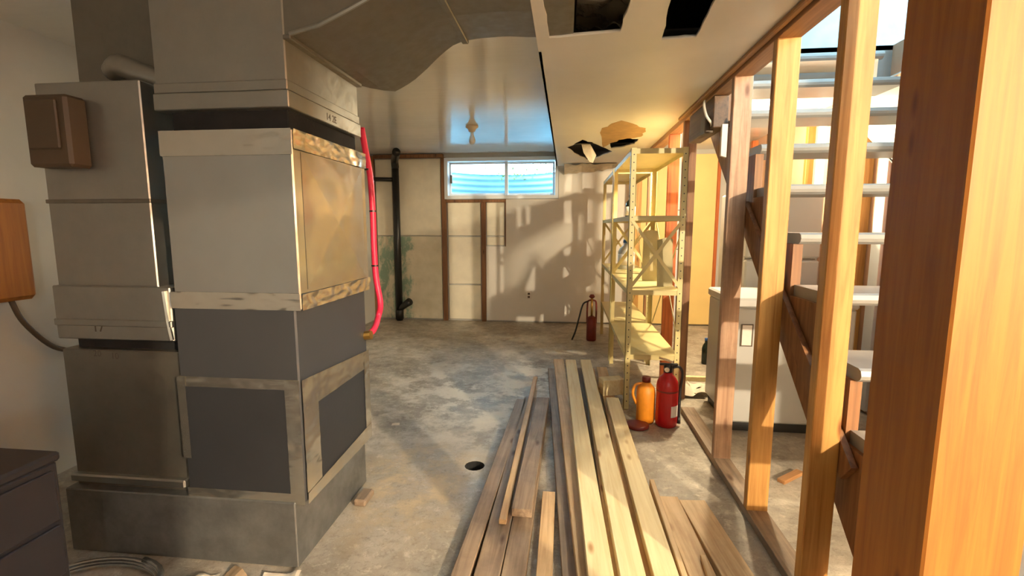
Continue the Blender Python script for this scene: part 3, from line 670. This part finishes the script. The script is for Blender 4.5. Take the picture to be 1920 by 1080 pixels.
def bottle(loc, h, r, mat, capmat, label, lab=True, name='bottle', sq=False):
    t = thing(name, loc, label, 'bottle'); L = Vector(loc)
    bm = NB(); lathe(bm, [(r*.92, 0), (r, .01), (r, h*.6), (r*.8, h*.72), (r*.36, h*.82), (r*.34, h*.92)], L, 16); part('body', bm, mat, t, True)
    bm = NB(); lathe(bm, [(r*.42, h*.9), (r*.42, h), (r*.38, h*1.005)], L, 14); part('cap', bm, capmat, t, True)
    if lab:
        bm = NB(); lathe(bm, [(r*1.015, h*.15), (r*1.015, h*.52)], L, 16); part('label', bm, 'label', t, True)
    return t
bottle((.62, 5.05, .86), .30, .085, 'white', 'bluecap', 'white plastic jug with a dark blue cap on the far middle shelf', name='plastic_jug')
bottle((.64, 5.0, 1.37), .24, .05, 'darkglass', 'black', 'dark glass bottle standing on the upper shelf of the far unit')

# ------------------------------------------------------------------ fire extinguisher
def extinguisher(loc, label):
    L = Vector(loc); t = thing('fire_extinguisher', loc, label, 'extinguisher')
    bm = NB(); lathe(bm, [(.06, 0), (.067, .008), (.069, .03), (.069, .27), (.064, .30), (.05, .325), (.03, .345), (.024, .365)], L, 24); part('cylinder', bm, 'red', t, True)
    bm = NB(); lathe(bm, [(.0695, .235), (.0705, .24), (.0695, .246)], L, 24); part('band', bm, 'darkred', t, True)
    bm = NB(); lathe(bm, [(.028, .36), (.028, .40), (.02, .415)], L, 14); part('valve', bm, 'black', t, True)
    bm = NB(); bx(bm, L+Vector((-.055, -.012, .405)), L+Vector((.06, .012, .418)), .003); part('carry_handle', bm, 'black', t)
    bm = NB(); prism(bm, [L+Vector(q) for q in ((-.06, -.01, .462), (-.06, -.01, .448), (.02, -.01, .424), (.03, -.01, .432))], (0, .02, 0)); part('squeeze_lever', bm, 'galv_shiny', t)
    bm = NB(); tube(bm, spline([L+Vector(q) for q in ((.025, 0, .39), (.07, 0, .395), (.09, 0, .35), (.082, 0, .24), (.078, -.01, .12), (.078, -.01, .06))]), .009, 8); part('hose', bm, 'black', t, True)
    bm = NB(); tube(bm, [L+Vector((.078, -.01, .065)), L+Vector((.078, -.01, .02))], [.01, .014], 8); part('nozzle', bm, 'black', t, True)
    bm = NB(); lathe(bm, [(.016, 0), (.016, .012)], (0,0,0), 12)
    for v in bm.verts: v.co = L+Vector((-.015+v.co.x, -.028-v.co.z, .385+v.co.y))
    part('gauge', bm, 'galv_shiny', t)
    bm = NB(); n = 5
    for k in range(n):
        a0 = R(-78+k*11); a1 = R(-78+(k+1)*11); r = .0702
        bm.faces.new([bm.verts.new(L+Vector((r*math.cos(a), r*math.sin(a), z))) for a, z in ((a0, .075), (a1, .075), (a1, .15), (a0, .15))])
    part('label_sticker', bm, 'label', t)
p = at(1250, 800, 2, 0); extinguisher((p.x, p.y+.03, 0), 'red fire extinguisher with black hose on the floor before the shelving')
# orange jug
p = at(1212, 793, 2, 0); L = Vector((p.x-.005, p.y+.03, 0))
t = thing('orange_jug', L, 'orange plastic jug standing left of the fire extinguisher', 'jug')
bm = NB(); lathe(bm, [(.052, 0), (.06, .012), (.062, .2), (.056, .235), (.03, .265), (.024, .28)], L, 18); part('body', bm, 'orange', t, True)
bm = NB(); lathe(bm, [(.028, .275), (.028, .305), (.024, .31)], L, 14); part('cap', bm, 'darkred', t, True)
bm = NB(); tube(bm, spline([L+Vector(q) for q in ((-.02, 0, .265), (-.07, 0, .25), (-.085, 0, .19), (-.06, 0, .12))]), .009, 8); part('handle', bm, 'orange', t, True)
p = at(1195, 800, 2, 0); bm = NB(); lathe(bm, [(.07, 0), (.075, .004), (.075, .018), (.065, .022)], (p.x, p.y, 0), 22)
solo('paint_can_lid', bm, 'darkred', (p.x, p.y, 0), 'dark red round can lid lying on the floor before the orange jug', 'lid', smooth=True)
# old pump by the far shelving
p = at(1110, 638, 2, 0); L = Vector((p.x-.01, p.y, 0))
t = thing('hand_pump', L, 'old dark red hand pump with black hose near the back wall', 'pump')
bm = NB(); lathe(bm, [(.05, 0), (.056, .01), (.056, .24), (.045, .27), (.02, .285)], L, 18); part('tank', bm, 'darkred', t, True)
bm = NB(); tube(bm, spline([L+Vector(q) for q in ((-.05, 0, .2), (-.05, 0, .40), (-.035, 0, .46), (.035, 0, .46), (.05, 0, .40), (.05, 0, .2))], 5), .010, 8); part('handle_frame', bm, 'darkred', t, True)
bm = NB(); tube(bm, [L+Vector((0, 0, .28)), L+Vector((0, 0, .50))], .013, 8); part('plunger', bm, 'brass', t, True)
bm = NB(); lathe(bm, [(.02, .49), (.035, .505), (.02, .53)], L, 12); part('knob', bm, 'darkred', t, True)
bm = NB(); tube(bm, spline([L+Vector(q) for q in ((-.04, 0, .455), (-.10, -.02, .42), (-.14, -.04, .28), (-.18, -.05, .12), (-.22, -.05, .012))]), .010, 8); part('hose', bm, 'black', t, True)

# ================================================================== lumber pile
def lumber(far, near, ztop, wid, thk, ynear, mat, label, name='lumber_board', tilt=0, group='boards in the lumber pile', dz=0):
    a = at(far[0], far[1], 2, ztop); b = at(near[0], near[1], 2, ztop)
    d = (b-a); d.z = 0
    if ynear is not None: b = a + d*((ynear-a.y)/(b.y-a.y))
    d = b-a; Ln = d.length; ang = math.atan2(-d.x, d.y)
    bm = NB(); bx(bm, (-wid/2, 0, -thk), (wid/2, Ln, 0), .0025)
    o = mk(name, bm, mat, (0,0,0)); c = (0, 0, 0)
    o.location = (a.x, a.y, ztop+dz); o.rotation_euler = (R(tilt), 0, ang)
    tag(o, label, 'lumber', group); return o
L1, L2, L3 = .040, .080, .120
lumber((978, 748), (862, 1080), L1, .070, .038, .95, 'lum_old', 'weathered brown board lying at the outer edge of the pile toward the furnace')
lumber((996, 745), (912, 1080), L1, .095, .038, .9, 'lum_old', 'weathered grey board under the narrow loose strip')
lumber((1004, 706), (942, 975), L1+.022, .032, .022, None, 'lum_mid', 'narrow tan strip lying on top of the weathered boards', dz=.001)
lumber((1018, 745), (978, 955), L2, .089, .038, None, 'lum_old', 'short grey two-by-four with a sawn end on top of the pile', dz=.001)
lumber((1019, 745), (962, 1080), L1, .089, .038, .85, 'lum_old', 'brown board underneath the short grey two-by-four')
lumber((1029, 921), (1020, 1080), L1, .060, .038, .8, 'lum_mid', 'bright tan board whose end lies midway along the pile')
lumber((1036, 690), (1075, 1080), L1, .08, .038, .8, 'lum_old', 'dark weathered board in the trough left of the pale boards')
lumber((1047, 673), (1106, 1080), L2, .089, .038, .75, 'lum_mid', 'tan board lying beneath the first of the long pale boards')
lumber((1070, 674), (1127, 1080), L3, .089, .038, .55, 'lum_new', 'long pale spruce board atop the pile, next to the trough')
lumber((1098, 674), (1187, 1080), L3, .089, .038, .55, 'lum_new', 'long pale spruce board atop the pile, next to the split-edged board')
lumber((1104, 690), (1170, 1080), L2, .089, .038, .7, 'lum_mid', 'tan board hidden below the second long pale board')
lumber((1092, 690), (1142, 1080), L1, .089, .038, .7, 'lum_old', 'weathered bottom board below the long pale boards')
lumber((1148, 745), (1250, 1080), L2, .089, .038, .7, 'lum_new', 'pale board lying one step down beside the shelving')
lumber((1128, 688), (1225, 1080), L1, .089, .038, .7, 'lum_mid', 'tan bottom board with its end beside the short offcut block')
lumber((1222, 898), (1284, 1080), L2, .022, .078, 1.2, 'lum_mid', 'thin strip standing on edge beside the wide tan boards')
lumber((1250, 930), (1318, 1080), L1, .10, .038, .85, 'lum_mid', 'wide tan board next to the strip on edge')
lumber((1297, 937), (1385, 1080), L1, .12, .038, .85, 'lum_mid', 'wide tan board lying nearest the partition plate')
lumber((1318, 1040), (1335, 1090), L1+.018, .02, .018, .95, 'lum_mid', 'small stick lying on the wide tan boards', dz=.001)
# offcut block across the pile
p = at(1146, 738, 2, L1)
bm = NB(); bx(bm, (-.085, -.05, 0), (.085, .05, .12), .003)
o = mk('wood_offcut', bm, 'lum_new'); o.location = (p.x, p.y, L1+.002); o.rotation_euler = (0, 0, R(18)); tag(o, 'short squarish wood offcut resting on the far end of the pile', 'wood scrap')

# ================================================================== behind the partition
fz = thing('chest_freezer', (1.40, 3.35, 0), 'white chest freezer under the stairs behind the studs', 'freezer')
bm = NB(); bx(bm, (1.05, 3.06, .06), (1.75, 3.62, .80), .012); part('body', bm, 'white', fz)
bm = NB(); bx(bm, (1.04, 3.05, .80), (1.76, 3.63, .86), .012); part('lid', bm, 'white', fz)
bm = NB(); bx(bm, (1.07, 3.08, 0), (1.73, 3.60, .065), .003); part('plinth', bm, 'black', fz)
bm = NB(); bx(bm, (1.085, 3.052, .56), (1.155, 3.061, .70), .002); pl_ = part('rating_plate', bm, 'label', fz)
bm = NB(); ring(bm, 1.085, 1.155, .56, .70, .006, 3.049, 3.053); part('plate_border', bm, 'brownbox', pl_)
fr = thing('refrigerator', (1.62, 4.1, 0), 'tall white refrigerator behind the chest freezer', 'refrigerator')
bm = NB(); bx(bm, (1.33, 3.80, .05), (1.85, 4.38, 1.56), .012); part('body', bm, 'white', fr)
for z0, z1 in ((.08, 1.05), (1.065, 1.55)):
    bm = NB(); bx(bm, (1.33, 3.745, z0), (1.85, 3.802, z1), .012); dd = part('door', bm, 'white', fr)
    bm = NB(); bx(bm, (1.355, 3.715, (z0+z1)/2-.12), (1.375, 3.75, (z0+z1)/2+.12), .006); part('handle', bm, 'galv', dd)
bm = NB(); bx(bm, (1.34, 3.8, 0), (1.84, 4.36, .055)); part('plinth', bm, 'black', fr)
p = at(1322, 682, 2, 0); bottle((p.x, p.y, 0), .25, .036, 'darkglass', 'bluecap', 'dark bottle with a blue cap on the floor behind the partition', lab=False)
p = at(1308, 742, 2, 0); bm = NB()
for k in range(3):
    o_ = Vector((p.x+.05*k-.05, p.y+.04*k, .012+.012*k)); crumple(bm, o_+Vector((-.1, -.07, 0)), o_+Vector((.1, -.06, 0)), o_+Vector((.09, .08, 0)), o_+Vector((-.1, .07, 0)), 12, 9, .05, seed=k*4)
solo('rag', bm, 'paper', (p.x, p.y, 0), 'crumpled pale rag on the floor behind the partition', 'rag', smooth=True)
p = at(1310, 722, 2, 0); bm = NB(); bx(bm, (p.x-.12, p.y+.09, 0), (p.x+.12, p.y+.13, .04), .003); solo('wood_offcut', bm, 'lum_new', (p.x, p.y+.1, 0), 'pale wood offcut lying behind the crumpled rag', 'wood scrap')
p = at(1482, 897, 2, 0); bm = NB(); bx(bm, (-.02, -.09, 0), (.02, .09, .02), .002); o = mk('wood_offcut', bm, 'stud_y'); o.location = (p.x, p.y, 0); o.rotation_euler = (0, 0, R(-52)); tag(o, 'small orange wood offcut lying before the chest freezer', 'wood scrap')
# junction box with hanging cable by the partition top
p = at(1318, 230, 0, XP1)
jb = thing('junction_box', (XP1-.03, 3.25, 1.95), 'dark junction box with loose white cable below the top plate', 'junction box')
bm = NB(); bx(bm, (XP0+.005, 2.95, 1.86), (XP1-.005, 3.5, 2.037), .004); part('blocking', bm, 'joist', jb)
bm = NB(); bx(bm, (XP0-.02, 3.02, 1.84), (XP0+.03, 3.12, 1.94), .006); part('box', bm, 'brownbox', jb)
bm = NB(); tube(bm, spline([(XP0-.02, 3.05, 2.03), (XP0-.03, 3.02, 1.99), (XP0-.025, 2.98, 1.93), (XP0+.01, 2.99, 1.88), (XP0+.02, 3.1, 1.85)]), .008, 8); part('cable', bm, 'wire', jb, True)
bm = NB(); prism(bm, [(XP0+.03, 2.86, z) if i in (0, 3) else (XP0+.06, 2.86, z) for i, z in ((0, 1.86), (1, 1.86), (2, 1.68), (3, 1.69))], (.0, .025, 0)); part('hanging_tab', bm, 'label', jb)
